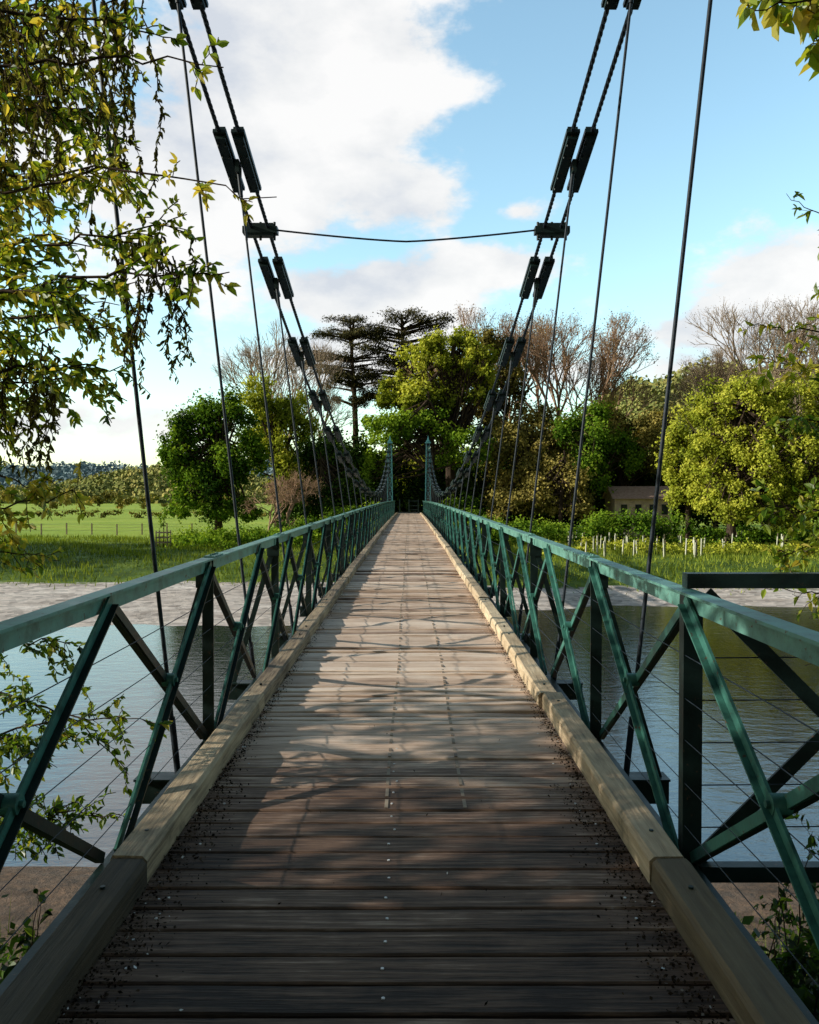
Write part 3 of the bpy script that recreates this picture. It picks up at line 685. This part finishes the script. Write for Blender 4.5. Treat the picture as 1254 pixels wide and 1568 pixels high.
for q in range(60):
    s=rng.choice([-1,1]);x=s*rng.uniform(1.5,4.0);y=rng.uniform(.5,5.5);zz=float(hgt(x,y))
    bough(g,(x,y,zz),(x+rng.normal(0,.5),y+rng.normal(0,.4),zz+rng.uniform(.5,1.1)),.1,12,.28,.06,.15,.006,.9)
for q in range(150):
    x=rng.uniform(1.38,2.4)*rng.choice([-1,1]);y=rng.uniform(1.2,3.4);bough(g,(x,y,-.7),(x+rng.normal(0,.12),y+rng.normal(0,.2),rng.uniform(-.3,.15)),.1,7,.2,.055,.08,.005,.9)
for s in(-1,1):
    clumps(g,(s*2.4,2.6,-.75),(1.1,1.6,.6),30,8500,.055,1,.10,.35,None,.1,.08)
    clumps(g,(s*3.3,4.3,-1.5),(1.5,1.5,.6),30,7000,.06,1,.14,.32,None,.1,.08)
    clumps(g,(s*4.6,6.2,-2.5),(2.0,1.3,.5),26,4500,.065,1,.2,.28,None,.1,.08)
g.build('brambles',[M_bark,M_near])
g=Geo();n=3500;x=rng.uniform(1.3,5.5,n)*rng.choice([-1,1],n);y=rng.uniform(1.2,9,n);b=np.stack([x,y,hgt(x,y)],1);l=rng.uniform(.2,.6,n);d=nrm(rng.normal(0,.4,(n,3))+np.array([0,0,1.]))
dx=rng.normal(0,.004,(n,3));V=np.stack([b-dx,b+dx,b+d*l[:,None]],1).reshape(-1,3);g.add(V,np.arange(3*n).reshape(n,3),0,rng.random(n)*.6);g.build('rough_grass',[M_grass])
# ---------------------------------------------------------------- light and sky
EL=20.8;AZ=-9
s=Vector((-math.cos(R(EL))*math.cos(R(AZ)),math.cos(R(EL))*math.sin(R(AZ)),math.sin(R(EL))))
ld=bpy.data.lights.new('sun','SUN');ld.energy=5;ld.angle=R(.5);ld.color=(1,.945,.82)
lo=bpy.data.objects.new('sun',ld);scene.collection.objects.link(lo);lo.rotation_euler=(-s).to_track_quat('-Z','Y').to_euler()
w=bpy.data.worlds.new('World');scene.world=w;w.use_nodes=True;nt=w.node_tree
bg=nt.nodes['Background'];bg.inputs[1].default_value=.1
sk=nt.nodes.new('ShaderNodeTexSky');sk.sky_type='NISHITA';sk.sun_disc=False;sk.sun_elevation=R(EL)
sk.sun_rotation=math.atan2(s.x,s.y);sk.air_density=1.1;sk.dust_density=.8;sk.ozone_density=1.5
tc=nt.nodes.new('ShaderNodeTexCoord');G=tc.outputs['Generated']
sp=nt.nodes.new('ShaderNodeSeparateXYZ');nt.links.new(G,sp.inputs[0])
az=mth(nt,'ARCTAN2',sp.outputs[0],sp.outputs[1]);el=mth(nt,'ARCSINE',sp.outputs[2])
cb=nt.nodes.new('ShaderNodeCombineXYZ');nt.links.new(az,cb.inputs[0]);nt.links.new(el,cb.inputs[1])
mp=nt.nodes.new('ShaderNodeMapping');mp.inputs['Scale'].default_value=(1,1,1.8);nt.links.new(G,mp.inputs[0])
blobs=[(480,120,300,170,1),(610,300,140,55,.9),(320,270,230,180,.8),(740,415,140,45,.9),(560,450,240,50,.85),(240,440,260,110,.65),
 (150,650,260,50,.5),(1200,470,250,80,1),(800,325,55,22,.6),(100,100,260,240,.5),(450,540,320,50,.5),(900,560,330,45,.45)]
D=None
for (cx,cy,rx,ry,wt) in blobs:
    dx=cx-627;a=math.atan(dx/F);e=math.atan((760-cy)/math.hypot(F,dx));k=.9
    v2=nt.nodes.new('ShaderNodeVectorMath');v2.operation='MULTIPLY_ADD';nt.links.new(cb.outputs[0],v2.inputs[0])
    sx,sy=F/rx/k,F/ry/k;v2.inputs[1].default_value=(sx,sy,0);v2.inputs[2].default_value=(-a*sx,-e*sy,0)
    v3=nt.nodes.new('ShaderNodeVectorMath');v3.operation='LENGTH';nt.links.new(v2.outputs[0],v3.inputs[0])
    f=mth(nt,'MULTIPLY_ADD',v3.outputs['Value'],-wt,1.25*wt)
    D=f if D is None else mth(nt,'MAXIMUM',D,f)
bgc=mth(nt,'MULTIPLY_ADD',noise(nt,1.6,1,mp.outputs[0]),2.2,-1.35)
D=mth(nt,'MAXIMUM',D,mth(nt,'MINIMUM',bgc,mth(nt,'MULTIPLY_ADD',sp.outputs[1],-3,.9)))
fb=noise(nt,3.6,7,mp.outputs[0],.6)
dens=mth(nt,'ADD',D,mth(nt,'MULTIPLY_ADD',fb,4.6,-2.45))
dm=mrange(nt,dens,0,.5)
mp2=nt.nodes.new('ShaderNodeMapping');mp2.inputs['Scale'].default_value=(1,1,1.8);mp2.inputs['Location'].default_value=(.05,0,-.08);nt.links.new(G,mp2.inputs[0])
fb2=noise(nt,3.6,3,mp2.outputs[0],.55)
sh=mth(nt,'MULTIPLY_ADD',mth(nt,'SUBTRACT',fb,fb2),3.8,.6)
cc=ramp(nt,[(.05,(6.8,7.2,7.9)),(.5,(8.9,8.95,9.0)),(.85,(10,9.9,9.8))],sh)
skyc=mixc(nt,1.0,sk.outputs[0],(3.1,3.4,3.0),'MULTIPLY')
fin=mixc(nt,mth(nt,'MULTIPLY',dm,.96),skyc,cc)
# sky dimmed and warmed overhead and behind the viewpoint to lower the fill
fall=mrange(nt,mth(nt,'ADD',sp.outputs[1],mth(nt,'MULTIPLY',sp.outputs[2],-.35)),-.1,.55)
fin=mixc(nt,1.0,fin,mixc(nt,fall,(.28,.248,.222),(1.0,1.0,1.0)),'MULTIPLY')
nt.links.new(fin,bg.inputs[0])
# ---------------------------------------------------------------- camera
cd=bpy.data.cameras.new('camera');cd.sensor_fit='HORIZONTAL';cd.sensor_width=36;cd.lens=36*F/1254;cd.clip_start=.05;cd.clip_end=8000
co=bpy.data.objects.new('camera',cd);scene.collection.objects.link(co);co.location=(CX,0,EYE);co.rotation_euler=(R(90)-math.atan(24/F),0,0)
scene.camera=co
